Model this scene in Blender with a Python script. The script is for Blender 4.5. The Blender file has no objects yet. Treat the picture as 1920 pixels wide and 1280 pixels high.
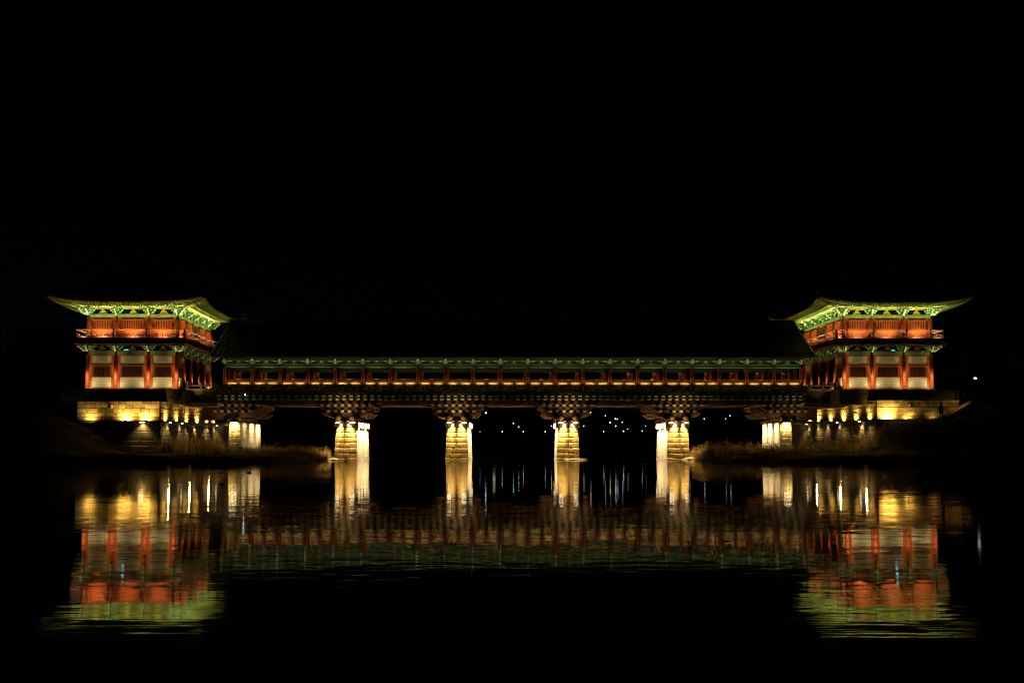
import bpy, math, random
from mathutils import Vector, Matrix, noise
random.seed(7)
R = math.radians
sc = bpy.context.scene
col = sc.collection

# ------------------------------------------------------------------ camera
PSI = math.atan(53 / 2667)
TH = math.atan(202 / 2667)
cd = bpy.data.cameras.new('camera')
cam = bpy.data.objects.new('camera', cd)
col.objects.link(cam)
cd.sensor_width = 36.0
cd.lens = 50.0
cd.clip_start = 0.1
cd.clip_end = 3000
cam.location = (-165 * math.tan(PSI), -165, 1.25)
cam.rotation_euler = (R(90) + TH, 0, -PSI)
sc.camera = cam

# ------------------------------------------------------------------ night sky
w = bpy.data.worlds.new('World')
sc.world = w
w.use_nodes = True
wn = w.node_tree.nodes
wl = w.node_tree.links
bg = wn['Background']
sky = wn.new('ShaderNodeTexSky')
sky.sky_type = 'NISHITA'
sky.sun_disc = False
sky.sun_elevation = R(38)
sky.sun_rotation = R(120)
tint = wn.new('ShaderNodeVectorMath'); tint.operation = 'MULTIPLY'; tint.inputs[1].default_value = (.45, .62, 1.25)
wl.new(sky.outputs[0], tint.inputs[0])
wl.new(tint.outputs[0], bg.inputs[0])
bg.inputs[1].default_value = 0.00016

sd = bpy.data.lights.new('moon', 'SUN')
sd.energy = 0.0015
sd.angle = R(0.5)
sd.color = (0.8, 0.88, 1.0)
so = bpy.data.objects.new('moon', sd)
so.rotation_euler = (R(52), 0, R(60))
col.objects.link(so)

sc.view_settings.view_transform = 'Standard'
sc.view_settings.look = 'None'
sc.view_settings.exposure = 0
sc.view_settings.gamma = 1
sc.view_settings.use_curve_mapping = False
sc.render.engine = 'CYCLES'
cy = sc.cycles
cy.use_denoising = True
cy.use_light_tree = True
cy.filter_width = 1.2
cy.sample_clamp_indirect = 6
cy.sample_clamp_direct = 0
cy.max_bounces = 5
cy.diffuse_bounces = 3
cy.glossy_bounces = 3
cy.caustics_reflective = False
cy.caustics_refractive = False

# ------------------------------------------------------------------ helpers
class MB:
    def __init__(s):
        s.v = []; s.f = []
    def add(s, vs, fs):
        b = len(s.v); s.v += [tuple(q) for q in vs]; s.f += [tuple(i + b for i in f) for f in fs]
        return s
    def box(s, x0, y0, z0, x1, y1, z1):
        return s.add([(x0,y0,z0),(x1,y0,z0),(x1,y1,z0),(x0,y1,z0),(x0,y0,z1),(x1,y0,z1),(x1,y1,z1),(x0,y1,z1)],
                     [(0,3,2,1),(4,5,6,7),(0,1,5,4),(1,2,6,5),(2,3,7,6),(3,0,4,7)])
    def bar(s, p, q, wd, h):
        p = Vector(p); q = Vector(q); d = (q - p).normalized()
        u = Vector((0, 0, 1)) if abs(d.z) < 0.95 else Vector((0, 1, 0))
        a = d.cross(u).normalized() * wd / 2
        b = a.cross(d).normalized() * h / 2
        vs = [p-a-b, p+a-b, p+a+b, p-a+b, q-a-b, q+a-b, q+a+b, q-a+b]
        return s.add(vs, [(0,1,2,3),(7,6,5,4),(0,4,5,1),(1,5,6,2),(2,6,7,3),(3,7,4,0)])
    def tube(s, pts, rs, n=6):
        pts = [Vector(p) for p in pts]
        if not hasattr(rs, '__len__'): rs = [rs] * len(pts)
        vs = []; fs = []
        for i, p in enumerate(pts):
            d = (pts[min(i+1, len(pts)-1)] - pts[max(i-1, 0)]).normalized()
            u = Vector((0, 0, 1)) if abs(d.z) < 0.9 else Vector((1, 0, 0))
            a = d.cross(u).normalized(); b = d.cross(a)
            for k in range(n):
                t = 2 * math.pi * k / n
                vs.append(p + (a * math.cos(t) + b * math.sin(t)) * rs[i])
        for i in range(len(pts) - 1):
            for k in range(n):
                k2 = (k + 1) % n
                fs.append((i*n+k, i*n+k2, (i+1)*n+k2, (i+1)*n+k))
        fs.append(tuple(range(n)))
        fs.append(tuple(reversed(range((len(pts)-1)*n, len(pts)*n))))
        return s.add(vs, fs)
    def cyl(s, x, y, z0, z1, r0, r1=None, n=12):
        return s.tube([(x,y,z0),(x,y,z1)], [r0, r0 if r1 is None else r1], n)
    def prism(s, poly, axis, a, b):
        n = len(poly)
        def m(p, t):
            if axis == 'z': return (p[0], p[1], t)
            if axis == 'y': return (p[0], t, p[1])
            return (t, p[0], p[1])
        vs = [m(p, a) for p in poly] + [m(p, b) for p in poly]
        fs = [tuple(range(n)), tuple(reversed(range(n, 2*n)))]
        for i in range(n):
            j = (i + 1) % n
            fs.append((i, j, n+j, n+i))
        return s.add(vs, fs)
    def sphere(s, c, r, n=10, m=6, sq=(1,1,1)):
        vs = []; fs = []
        for i in range(m + 1):
            ph = math.pi * i / m
            for k in range(n):
                t = 2*math.pi*k/n
                vs.append((c[0]+r*sq[0]*math.sin(ph)*math.cos(t), c[1]+r*sq[1]*math.sin(ph)*math.sin(t), c[2]+r*sq[2]*math.cos(ph)))
        for i in range(m):
            for k in range(n):
                k2 = (k+1) % n
                fs.append((i*n+k, (i+1)*n+k, (i+1)*n+k2, i*n+k2))
        return s.add(vs, fs)
    def mesh(s, name, mat, smooth=False):
        me = bpy.data.meshes.new(name)
        me.from_pydata(s.v, [], s.f)
        me.validate()
        import bmesh
        bm = bmesh.new(); bm.from_mesh(me)
        bmesh.ops.recalc_face_normals(bm, faces=bm.faces)
        bm.to_mesh(me); bm.free()
        me.materials.append(mat)
        if smooth:
            for p in me.polygons: p.use_smooth = True
        return me

def part(name, mesh, parent=None, loc=(0,0,0), rz=0, scale=None, kind=None, label=None):
    o = bpy.data.objects.new(name, mesh)
    col.objects.link(o)
    o.parent = parent
    o.location = loc
    if rz: o.rotation_euler = (0, 0, rz)
    if scale: o.scale = scale
    if kind: o['kind'] = kind
    if label: o['label'] = label
    return o
def build(name, mb, mat, parent=None, smooth=False, **k):
    return part(name, mb.mesh(name, mat, smooth), parent, **k)
def thing(name, label, cat, loc=(0,0,0), rz=0, group=None):
    o = bpy.data.objects.new(name, None)
    col.objects.link(o)
    o.empty_display_size = 0.3
    o.location = loc; o.rotation_euler = (0, 0, rz)
    o['label'] = label; o['category'] = cat
    if group: o['group'] = group
    return o
def tag(o, label=None, cat=None, group=None, kind=None):
    if label: o['label'] = label
    if cat: o['category'] = cat
    if group: o['group'] = group
    if kind: o['kind'] = kind
    return o
_ld = {}
def light(kind, loc, direction, energy, color, parent=None, size=0.1, size_y=None, cone=60, blend=0.6, radius=0.05):
    key = (kind, energy, color, size, size_y, cone, blend, radius)
    d = _ld.get(key)
    if d is None:
        d = bpy.data.lights.new('lamp_light', kind)
        d.energy = energy * 3; d.color = color
        if kind == 'AREA':
            d.shape = 'RECTANGLE'; d.size = size; d.size_y = size_y or size
            d.spread = R(cone)
        elif kind == 'SPOT':
            d.spot_size = R(cone); d.spot_blend = blend; d.shadow_soft_size = radius
        else:
            d.shadow_soft_size = radius
        _ld[key] = d
    o = bpy.data.objects.new('lamp_light', d)
    col.objects.link(o)
    o.parent = parent
    o.location = loc
    dv = Vector(direction).normalized()
    if kind == 'AREA':
        # local X kept along world X where possible
        zax = -dv
        xax = Vector((1, 0, 0)) - zax * zax.x
        if size_y and size_y < 0: xax = Vector((0, 1, 0)) - zax * zax.y
        xax.normalize(); yax = zax.cross(xax)
        o.rotation_euler = Matrix((xax, yax, zax)).transposed().to_euler()
    else:
        o.rotation_euler = dv.to_track_quat('-Z', 'Y').to_euler()
    return o
def area_y(loc, direction, energy, color, parent, length, width, cone=120):
    """area light whose long side runs along Y"""
    o = light('AREA', loc, direction, energy, color, parent, size=length, size_y=width, cone=cone)
    zax = -Vector(direction).normalized()
    xax = Vector((0, 1, 0)) - zax * zax.y
    xax.normalize(); yax = zax.cross(xax)
    o.rotation_euler = Matrix((xax, yax, zax)).transposed().to_euler()
    return o

# ------------------------------------------------------------------ materials
def mat(name, c, rough=0.6, var=0.25, scale=2.0, bump=0.0, bscale=12.0, objvar=0.0, c2=None, spec=0.3, stretch=None):
    m = bpy.data.materials.new(name); m.use_nodes = True
    nt = m.node_tree; n = nt.nodes; l = nt.links
    b = n['Principled BSDF']
    b.inputs['Roughness'].default_value = rough
    b.inputs['Specular IOR Level'].default_value = spec
    tc = n.new('ShaderNodeTexCoord')
    geo = n.new('ShaderNodeNewGeometry')
    vec = geo.outputs['Position']
    if stretch:
        mp = n.new('ShaderNodeMapping'); mp.inputs['Scale'].default_value = stretch
        l.new(vec, mp.inputs[0]); vec = mp.outputs[0]
    no = n.new('ShaderNodeTexNoise'); no.inputs['Scale'].default_value = scale
    no.inputs['Detail'].default_value = 6; no.inputs['Roughness'].default_value = 0.65
    l.new(vec, no.inputs['Vector'])
    ra = n.new('ShaderNodeValToRGB')
    d = c2 or tuple(x * (1 - var) for x in c)
    ra.color_ramp.elements[0].position = 0.3; ra.color_ramp.elements[0].color = (*d, 1)
    ra.color_ramp.elements[1].position = 0.7; ra.color_ramp.elements[1].color = (*tuple(min(1, x * (1 + var * .4)) for x in c), 1)
    l.new(no.outputs['Fac'], ra.inputs[0])
    out = ra.outputs[0]
    if objvar:
        oi = n.new('ShaderNodeObjectInfo')
        mr = n.new('ShaderNodeMapRange'); mr.inputs['To Min'].default_value = 1 - objvar; mr.inputs['To Max'].default_value = 1 + objvar * .4
        l.new(oi.outputs['Random'], mr.inputs['Value'])
        mx = n.new('ShaderNodeVectorMath'); mx.operation = 'SCALE'
        l.new(out, mx.inputs[0]); l.new(mr.outputs[0], mx.inputs['Scale']); out = mx.outputs[0]
    l.new(out, b.inputs['Base Color'])
    if bump:
        nb = n.new('ShaderNodeTexNoise'); nb.inputs['Scale'].default_value = bscale; nb.inputs['Detail'].default_value = 5
        l.new(vec, nb.inputs['Vector'])
        bp = n.new('ShaderNodeBump'); bp.inputs['Strength'].default_value = bump; bp.inputs['Distance'].default_value = 0.06
        l.new(nb.outputs['Fac'], bp.inputs['Height']); l.new(bp.outputs[0], b.inputs['Normal'])
    return m
def emit(name, c, s):
    m = bpy.data.materials.new(name); m.use_nodes = True
    b = m.node_tree.nodes['Principled BSDF']
    b.inputs['Base Color'].default_value = (*c, 1)
    b.inputs['Emission Color'].default_value = (*c, 1)
    b.inputs['Emission Strength'].default_value = s
    return m

RED = mat('red_painted_timber', (0.40, 0.082, 0.022), 0.5, 0.25, 3)
DRED = mat('maroon_timber', (0.10, 0.026, 0.018), 0.6, 0.3, 3)
BROWN = mat('brown_timber', (0.11, 0.055, 0.03), 0.6, 0.35, 2.5, bump=.2)
GREEN = mat('green_painted_timber', (0.09, 0.20, 0.085), 0.5, 0.35, 5)
LGREEN = mat('pale_green_lintel_paint', (0.27, 0.29, 0.09), 0.5, 0.4, 1.3, c2=(0.09, 0.17, 0.09))
DGREEN = mat('dark_green_timber', (0.03, 0.070, 0.028), 0.5, 0.4, 5)
TEAL = mat('teal_bracket_paint', (0.04, 0.19, 0.09), 0.45, 0.45, 6)
TIP = mat('white_painted_bracket_tip', (0.62, 0.66, 0.42), 0.5, 0.15, 8)
OCHRE = mat('ochre_panel_paint', (0.50, 0.40, 0.12), 0.5, 0.25, 4)
SOFFIT = mat('yellow_green_soffit', (0.52, 0.50, 0.20), 0.6, 0.2, 3)
RAFTER = mat('green_rafter_paint', (0.36, 0.40, 0.11), 0.5, 0.25, 4)
PLASTER = mat('cream_plaster', (0.62, 0.55, 0.36), 0.85, 0.12, 1.2, bump=.1)
STONE = mat('granite_block', (0.42, 0.36, 0.24), 0.85, 0.45, 2.2, bump=.6, bscale=5, objvar=.5)
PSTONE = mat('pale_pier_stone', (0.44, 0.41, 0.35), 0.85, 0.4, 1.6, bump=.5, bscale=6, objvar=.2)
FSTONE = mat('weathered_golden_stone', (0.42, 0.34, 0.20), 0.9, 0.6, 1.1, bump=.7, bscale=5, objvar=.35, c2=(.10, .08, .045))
DSTONE = mat('dark_stone', (0.13, 0.112, 0.08), 0.9, 0.5, 1.5, bump=.5, bscale=5, objvar=.3)  # darker copy of the granite for unlit walls; shade put into the colour
TILE = mat('dark_grey_roof_tile', (0.055, 0.057, 0.06), 0.55, 0.35, 3)
BLACK = mat('dark_metal', (0.02, 0.02, 0.022), 0.5, 0.1)
VOID = mat('dark_recess_board', (0.03, 0.018, 0.012), 0.9, 0.2)  # near-black; shade of recesses put into the colour
FENCEG = mat('green_fence_wire', (0.05, 0.16, 0.05), 0.5, 0.2)
EARTH = mat('river_bank_soil', (0.014, 0.012, 0.008), 0.95, 0.5, 0.7, bump=.8, bscale=3, spec=.05, c2=(0.008, 0.009, 0.004))
REED = mat('dry_reed', (0.24, 0.16, 0.06), 0.8, 0.45, 4)
GRASS = mat('short_grass', (0.12, 0.13, 0.035), 0.8, 0.4, 3)
for m_ in (REED, GRASS):     # thin blades let light through
    nt_ = m_.node_tree; pb_ = nt_.nodes['Principled BSDF']
    tr_ = nt_.nodes.new('ShaderNodeBsdfTranslucent'); mx_ = nt_.nodes.new('ShaderNodeMixShader'); mx_.inputs[0].default_value = .45
    nt_.links.new(pb_.inputs['Base Color'].links[0].from_socket, tr_.inputs['Color'])
    nt_.links.new(pb_.outputs[0], mx_.inputs[1]); nt_.links.new(tr_.outputs[0], mx_.inputs[2])
    nt_.links.new(mx_.outputs[0], nt_.nodes['Material Output'].inputs['Surface'])
BARK = mat('grey_bark', (0.16, 0.13, 0.10), 0.9, 0.3, 5)
LAMPW = emit('white_lamp_glass', (0.9, 0.94, 1.0), 8)
LAMPS = {'warm': emit('warm_lamp_glass', (1.0, 0.80, 0.55), 3), 'white': emit('neutral_lamp_glass', (1.0, 0.95, 0.86), 3),
         'blue': emit('cool_lamp_glass', (0.45, 0.72, 1.0), 3), 'faint': emit('dim_lamp_glass', (0.8, 0.85, 0.9), 2)}
BARLAMP = emit('warm_light_bar', (1.0, 0.86, 0.5), 14)
CYAN = emit('cyan_tube_glass', (0.25, 0.85, 0.82), .9)

WARM = (1.0, 0.70, 0.30)
GOLD = (1.0, 0.57, 0.11)
CREAM = (1.0, 0.71, 0.33)
EAVE = (0.86, 0.95, 0.36)

# ------------------------------------------------------------------ water
def water_material():
    m = bpy.data.materials.new('dark_rippled_water'); m.use_nodes = True
    nt = m.node_tree; n = nt.nodes; l = nt.links
    b = n['Principled BSDF']
    b.inputs['Base Color'].default_value = (0.003, 0.004, 0.004, 1)
    b.inputs['Roughness'].default_value = 0.03
    b.inputs['IOR'].default_value = 1.33
    geo = n.new('ShaderNodeNewGeometry')
    tot = None
    for (sx, sy, amp, ofs) in ((0.12, 0.5, 0.0014, 0), (0.8, 3.0, 0.0038, 17), (3.0, 13.0, 0.0062, 41)):
        mp = n.new('ShaderNodeMapping'); mp.inputs['Scale'].default_value = (sx, sy, 1); mp.inputs['Location'].default_value = (ofs, ofs, 0)
        l.new(geo.outputs['Position'], mp.inputs[0])
        no = n.new('ShaderNodeTexNoise'); no.inputs['Scale'].default_value = 1.0; no.inputs['Detail'].default_value = 2.0
        l.new(mp.outputs[0], no.inputs['Vector'])
        sb = n.new('ShaderNodeVectorMath'); sb.operation = 'SUBTRACT'; sb.inputs[1].default_value = (.5, .5, .5)
        l.new(no.outputs['Color'], sb.inputs[0])
        ml = n.new('ShaderNodeVectorMath'); ml.operation = 'MULTIPLY'; ml.inputs[1].default_value = (amp * .5, amp * 4.4, 0)
        l.new(sb.outputs[0], ml.inputs[0])
        if tot is None: tot = ml.outputs[0]
        else:
            a = n.new('ShaderNodeVectorMath'); a.operation = 'ADD'
            l.new(tot, a.inputs[0]); l.new(ml.outputs[0], a.inputs[1]); tot = a.outputs[0]
    # calm and rough patches
    pn = n.new('ShaderNodeTexNoise'); pn.inputs['Scale'].default_value = 0.06; pn.inputs['Detail'].default_value = 2
    l.new(geo.outputs['Position'], pn.inputs['Vector'])
    mr = n.new('ShaderNodeMapRange'); mr.inputs['From Min'].default_value = .35; mr.inputs['From Max'].default_value = .65
    mr.inputs['To Min'].default_value = .45; mr.inputs['To Max'].default_value = 1.25
    l.new(pn.outputs['Fac'], mr.inputs['Value'])
    sc_ = n.new('ShaderNodeVectorMath'); sc_.operation = 'SCALE'
    l.new(tot, sc_.inputs[0]); l.new(mr.outputs[0], sc_.inputs['Scale'])
    up = n.new('ShaderNodeVectorMath'); up.operation = 'ADD'; up.inputs[1].default_value = (0, 0, 1)
    l.new(sc_.outputs[0], up.inputs[0])
    nm = n.new('ShaderNodeVectorMath'); nm.operation = 'NORMALIZE'
    l.new(up.outputs[0], nm.inputs[0])
    l.new(nm.outputs[0], b.inputs['Normal'])
    return m
WATER = water_material()
mb = MB(); mb.add([(-700,-200,0),(700,-200,0),(700,400,0),(-700,400,0)], [(0,1,2,3)])
build('water', mb, WATER, kind='structure')

# ------------------------------------------------------------------ terrain
def sm(a, b, x):
    t = max(0.0, min(1.0, (x - a) / (b - a))); return t * t * (3 - 2 * t)
def hill(X, Y, a, sx, sy, h):
    return h * math.exp(-((X - a[0]) / sx) ** 2 - ((Y - a[1]) / sy) ** 2)
def ground(X, Y):
    s = abs(X)
    if Y < -42: xs = 23 + (-42 - Y) * 2.6
    elif Y < 20: xs = 21.2 + max(0, -Y) * 0.04
    else: xs = 21.2 + (Y - 20) * 0.5
    d = s - xs
    h = -1.2 + max(0, min(d + 2.5, 8)) * 0.42
    h = min(h, 0.42 + 0.02 * max(0, d))
    wig = 0.10 * math.sin(X * .9 + Y * .31) + 0.07 * math.sin(X * 2.3 - Y * .7)
    if X < 0:
        up = 4.1 * sm(41.0, 51.5, s) * sm(-34, -7, Y)
    else:
        up = 3.5 * sm(39.4, 42.3, s) * sm(-30, -7, Y) + 1.0 * sm(44, 60, s) * sm(-30, -7, Y)
    if d > -1: h += up + wig * (1 if d > 0 else 0)
    if s > 49.5 and Y > -4: h = max(h, 6.5 * sm(49.5, 51.0, s))
    if s > 60: h = max(h, min(6.5, h + (s - 60) * .15) if d > 0 else h)
    if Y > 140:
        h = max(h, -1.2 + 5.6 * sm(143, 153, Y))
    h += hill(X, Y, (-150, 330), 120, 90, 36) + hill(X, Y, (60, 620), 330, 120, 28) + hill(X, Y, (330, 480), 150, 120, 36)
    return h
xs_ = []
x = -420
while x <= 420:
    xs_.append(x); x += 0.8 if 18 < abs(x) < 62 else (2 if abs(x) < 64 else 10)
ys_ = []
y = -120
while y <= 800:
    ys_.append(y); y += 1.0 if -50 < y < 25 else (2.5 if 135 < y < 160 else (5 if y < 180 else 20))
mb = MB()
for Y in ys_:
    for X in xs_: mb.v.append((X, Y, ground(X, Y)))
nx = len(xs_)
for j in range(len(ys_) - 1):
    for i in range(nx - 1):
        q = (j*nx+i, j*nx+i+1, (j+1)*nx+i+1, (j+1)*nx+i)
        if max(mb.v[k][2] for k in q) > -0.6: mb.f.append(q)
g = build('ground', mb, EARTH, smooth=True, kind='structure')

# ------------------------------------------------------------------ stone walls
def stone_unit(name, m, seed):
    rnd = random.Random(seed)
    b = 0.05
    mb = MB()
    x0, x1, z0, z1 = -.5, .5, -.5, .5
    vs = [(x0,.5,z0),(x1,.5,z0),(x1,.5,z1),(x0,.5,z1), (x0,-.44,z0),(x1,-.44,z0),(x1,-.44,z1),(x0,-.44,z1),
          (x0+b*.6,-.5,z0+b*1.5),(x1-b*.6,-.5,z0+b*1.5),(x1-b*.6,-.5,z1-b*1.5),(x0+b*.6,-.5,z1-b*1.5)]
    vs = [(p[0]+rnd.uniform(-.01,.01), p[1]+rnd.uniform(-.02,.02), p[2]+rnd.uniform(-.02,.02)) for p in vs]
    mb.add(vs, [(0,1,2,3),(0,4,5,1),(1,5,6,2),(2,6,7,3),(3,7,4,0),(4,8,9,5),(5,9,10,6),(6,10,11,7),(7,11,8,4),(8,11,10,9)])
    return mb.mesh(name, m)
SU = [stone_unit('stone', STONE, k) for k in range(4)]
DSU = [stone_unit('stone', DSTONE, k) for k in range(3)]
def stone_wall(parent, p0, p1, z0, z1, n, avg, units, batter=0.02, proud=0.02, depth=.5, seed=1, name='stone', hole=None):
    """courses of separate stones along p0->p1, the face being to the right-hand side of p0->p1 (outward)"""
    rnd = random.Random(seed)
    p0 = Vector((p0[0], p0[1], 0)); p1 = Vector((p1[0], p1[1], 0))
    L = (p1 - p0).length; d = (p1 - p0) / L
    out = Vector((d.y, -d.x, 0))
    rz = math.atan2(d.y, d.x)
    h = (z1 - z0) / n
    for i in range(n):
        x = 0
        zc = z0 + (i + .5) * h
        while x < L - .01:
            ln = min(rnd.uniform(.65, 1.35) * avg, L - x)
            if L - x - ln < avg * .35: ln = L - x
            c = p0 + d * (x + ln / 2) + out * (batter * (n - 1 - i) + rnd.uniform(0, proud) - depth / 2)
            o = part(name, rnd.choice(units), parent, (c.x, c.y, zc), rz + rnd.uniform(-.006, .006),
                     (ln - .035, depth, h - .03))
            x += ln

# ------------------------------------------------------------------ abutments
def abutment(s, label):
    """s = -1 left, +1 right. outward side wall faces the river"""
    t = thing('stone_abutment', label, 'abutment', (s * 44, 0, 0), 0, 'stone abutments at the bridge ends')
    def lx(X): return s * X - s * 44          # X given as positive distance from the bridge centre
    ztop = 6.62 if s < 0 else 6.8
    zl = 4.40 if s < 0 else 4.6
    cx, cx2, xo = (39.5, 37.45, 48.7) if s < 0 else (41.1, 38.3, 50.5)
    # cores
    mb = MB()
    mb.prism([(lx(xo), -4.85), (lx(cx + .15), -4.85), (lx(cx2 + .15), 18), (lx(xo), 18)], 'z', zl, ztop - .3)
    mb.prism([(lx(xo), -4.75), (lx(cx + .3), -4.75), (lx(cx2 + .3), 18), (lx(xo), 18)], 'z', -1, zl - .01)
    build('wall_core', mb, DSTONE, t)
    f0, f1 = ((lx(xo), -5), (lx(cx), -5)) if s < 0 else ((lx(cx), -5), (lx(xo), -5))
    stone_wall(t, f0, f1, zl, ztop - .32, 4, 1.25, SU, seed=3 + s)
    s0, s1 = ((lx(cx), -5), (lx(cx2), 18)) if s < 0 else ((lx(cx2), 18), (lx(cx), -5))
    stone_wall(t, s0, s1, zl, ztop - .32, 4, 1.5, SU, proud=.07, seed=5 + s)
    # cap course
    stone_wall(t, (f0[0], -5.05), (f1[0], -5.05), ztop - .32, ztop, 1, 1.0, SU, seed=8 + s, name='coping_stone')
    stone_wall(t, s0, s1, ztop - .32, ztop, 1, 1.4, SU, batter=0, seed=9 + s, name='coping_stone')
    # lower wall, stepped courses; its shade is put into the darker stone
    lo = .2
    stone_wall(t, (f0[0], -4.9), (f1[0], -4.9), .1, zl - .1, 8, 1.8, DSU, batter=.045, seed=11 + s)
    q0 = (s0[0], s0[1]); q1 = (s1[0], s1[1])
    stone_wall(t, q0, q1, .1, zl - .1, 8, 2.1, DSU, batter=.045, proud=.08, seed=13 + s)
    # ledge: narrow steel-edged walkway on the wall foot
    mb = MB()
    e = .62
    mb.prism([(lx(xo - (2 if s < 0 else 4)), -5 - e), (lx(cx - e), -5 - e), (lx(cx2 - e), 18), (lx(cx2 + .1), 18), (lx(cx), -4.9), (lx(xo - (2 if s < 0 else 4)), -4.9)], 'z', zl - .10, zl)
    build('ledge_slab', mb, DSTONE, t)
    # end wall under the deck and the inner pier block
    mb = MB(); mb.box(min(lx(cx2), lx(32.6)), 17.2, -1, max(lx(cx2), lx(32.6)), 18, 4.5)
    build('end_wall', mb, DSTONE, t)  # darker stone puts the under-deck shade into the colour
    mb = MB(); mb.box(min(lx(cx2 + .2), lx(33.6)), 3.9, zl - .35, max(lx(cx2 + .2), lx(33.6)), 4.6, zl - .02)
    build('tie_beam', mb, STONE, t)
    # water spouts
    for (X, Y, dx, dy) in ((44.9, -5, 0, -1),):
        mb = MB(); mb.prism([(-.16, 0), (.16, 0), (.16, .3), (-.16, .3)], 'y', 0, -0.95)
        build('water_spout', mb, STONE, t, loc=(lx(X), Y, ztop - .75))
    # lit wall: uplights standing on the ledge
    fx = MB(); fx.box(-.2, -.08, 0, .2, .08, .09); fxm = fx.mesh('floodlight', BLACK)
    front = [(43.2, 85), (40.9, 70), (47.2, 24)] if s < 0 else [(42.3, 110), (44.6, 14), (47.4, 2)]
    for X, e_ in front:
        part('floodlight', fxm, t, (lx(X), -5.5, zl))
        light('SPOT', (lx(X), -5.52, zl + .14), (0, 1, .95), e_ * 3.2, GOLD, t, cone=165, blend=.8, radius=.08)
    wallx = lambda Y: cx + (cx2 - cx) * (Y + 5) / 23
    n = 0
    for Y, e_ in ((-3.2, 60), (0.8, 60), (4.8, 60), (9, 55), (13.2, 60), (16.2, 45)):
        part('floodlight', fxm, t, (lx(wallx(Y) - .5), Y, zl), R(90))
        light('SPOT', (lx(wallx(Y) - .45), Y, zl + .14), (s * 1, 0, .8), e_ * 2.6, GOLD, t, cone=140, blend=.8, radius=.08)
    # lamps under the ledge shining down
    dl = MB(); dl.box(-.28, -.05, -.05, .28, .05, 0); dlm = dl.mesh('down_lamp', BARLAMP)
    Xd = 41.55 if s < 0 else 40.2
    if s < 0:
        part('down_lamp', dlm, t, (lx(41.35), -5.45, zl - .12))
        light('SPOT', (lx(41.35), -5.24, zl - .2), (0, .3, -1), 170, (1, .64, .22), t, cone=110, blend=1, radius=.1)
    else:
        pass
    for Y in ((-2.5, 2.0, 8.0, 13.5, 16.6) if s < 0 else (-1.0, 6.0, 10.0, 13.3, 16.6)):
        pw = 110 if (s < 0 or Y > 0) else 260
        part('down_lamp', dlm, t, (lx(wallx(Y) - .42), Y, zl - .12), R(90))
        light('SPOT', (lx(wallx(Y) - .42), Y, zl - .2), (s * .26, 0, -1), pw, (1, .62, .2), t, cone=90, blend=.8, radius=.06)
    for Y in (-3, 5.0, 13.0):  # added spill spots without fixtures, brightening the reeds
        light('SPOT', (lx(wallx(Y) - .5), Y, zl - .25), (-s * .6, -.5, -1), 210, (1, .66, .24), t, cone=140, blend=1, radius=.1)
    return t
abutL = abutment(-1, 'long floodlit stone abutment under the left gate tower')
abutR = abutment(1, 'floodlit stone abutment under the right gate tower, beside the dark stairway')

# platforms under the gate towers
def podium(s, label):
    t = thing('stone_podium', label, 'podium', (s * 44.6, 9, 6.3), 0, 'stone platforms carrying the gate towers')
    mb = MB(); mb.box(-6.9, -11.2, .1, 6.9, 11.5, 1.82)
    build('podium_core', mb, DSTONE, t)
    stone_wall(t, (-6.95, -11.25), (6.95, -11.25), .3, 1.83, 3, 1.5, DSU, seed=31)
    a = ((6.95, -11.25), (6.95, 11.5)) if s < 0 else ((-6.95, 11.5), (-6.95, -11.25))
    stone_wall(t, a[0], a[1], .3, 1.83, 3, 2.0, DSU, seed=32)
    # link platform with a moulded cornice towards the covered bridge
    xa, xb = (5.4, 9.9) if s < 0 else (-9.9, -5.4)
    mb = MB(); mb.box(xa, -6.6, .35, xb, 8, 1.75)
    build('link_platform', mb, DSTONE, t)
    mb = MB()
    for k in range(3):
        e = .18 * k
        mb.box(xa - .2, -6.9 - e, -.1 + .17 * k, xb + .1 + (e if s < 0 else 0), 8, .07 + .17 * k)
    build('cornice', mb, STONE, t)
    return t
podium(-1, 'dark stone platform beneath the columns of the left gate tower')
podium(1, 'dark stone platform beneath the columns of the right gate tower')

# ------------------------------------------------------------------ bracket meshes
def bracket_mesh():
    a = MB(); tp = MB()
    # lateral stepped arms
    for w_, z in ((.42, .10), (.62, .30), (.80, .50)):
        a.prism([(-w_, z + .15), (-w_ + .02, z + .07), (-w_ + .2, z), (w_ - .2, z), (w_ - .02, z + .07), (w_, z + .15)], 'y', -.09, .09)
    # projecting beak arms
    for L_, z in ((.45, .0), (.72, .20), (1.0, .42)):
        poly = [(.2, z), (-L_ + .2, z), (-L_ - .12, z + .10), (-L_ + .02, z + .10), (-L_ + .06, z + .17), (.2, z + .17)]
        a.prism(poly, 'x', -.07, .07)
        tp.prism([(-L_ + .16, z - .012), (-L_ - .15, z + .09), (-L_ - .15, z + .13), (-L_ + .05, z + .13)], 'x', -.078, .078)
    for (x, y, z) in ((-.42,0,.25),(.42,0,.25),(0,-.42,.17),(-.62,0,.45),(.62,0,.45),(0,-.7,.37),(-.8,0,.65),(.8,0,.65),(0,-.95,.60),(-.3,-.35,.45),(.3,-.35,.45),(-.3,-.65,.6),(.3,-.65,.6)):
        tp.box(x-.09, y-.12, z-.05, x+.09, y+.10, z+.05)
    for y, z in ((-.35, .36), (-.65, .52)):
        a.box(-.4, y-.06, z, .4, y+.06, z+.13)
    return a.mesh('bracket_set', TEAL), tp.mesh('bracket_tip', TIP)
BRA, BRT = bracket_mesh()
def add_bracket(parent, loc, rz, scale=None):
    o = part('bracket_set', BRA, parent, loc, rz, scale)
    part('bracket_tip', BRT, o)
    return o
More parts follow.
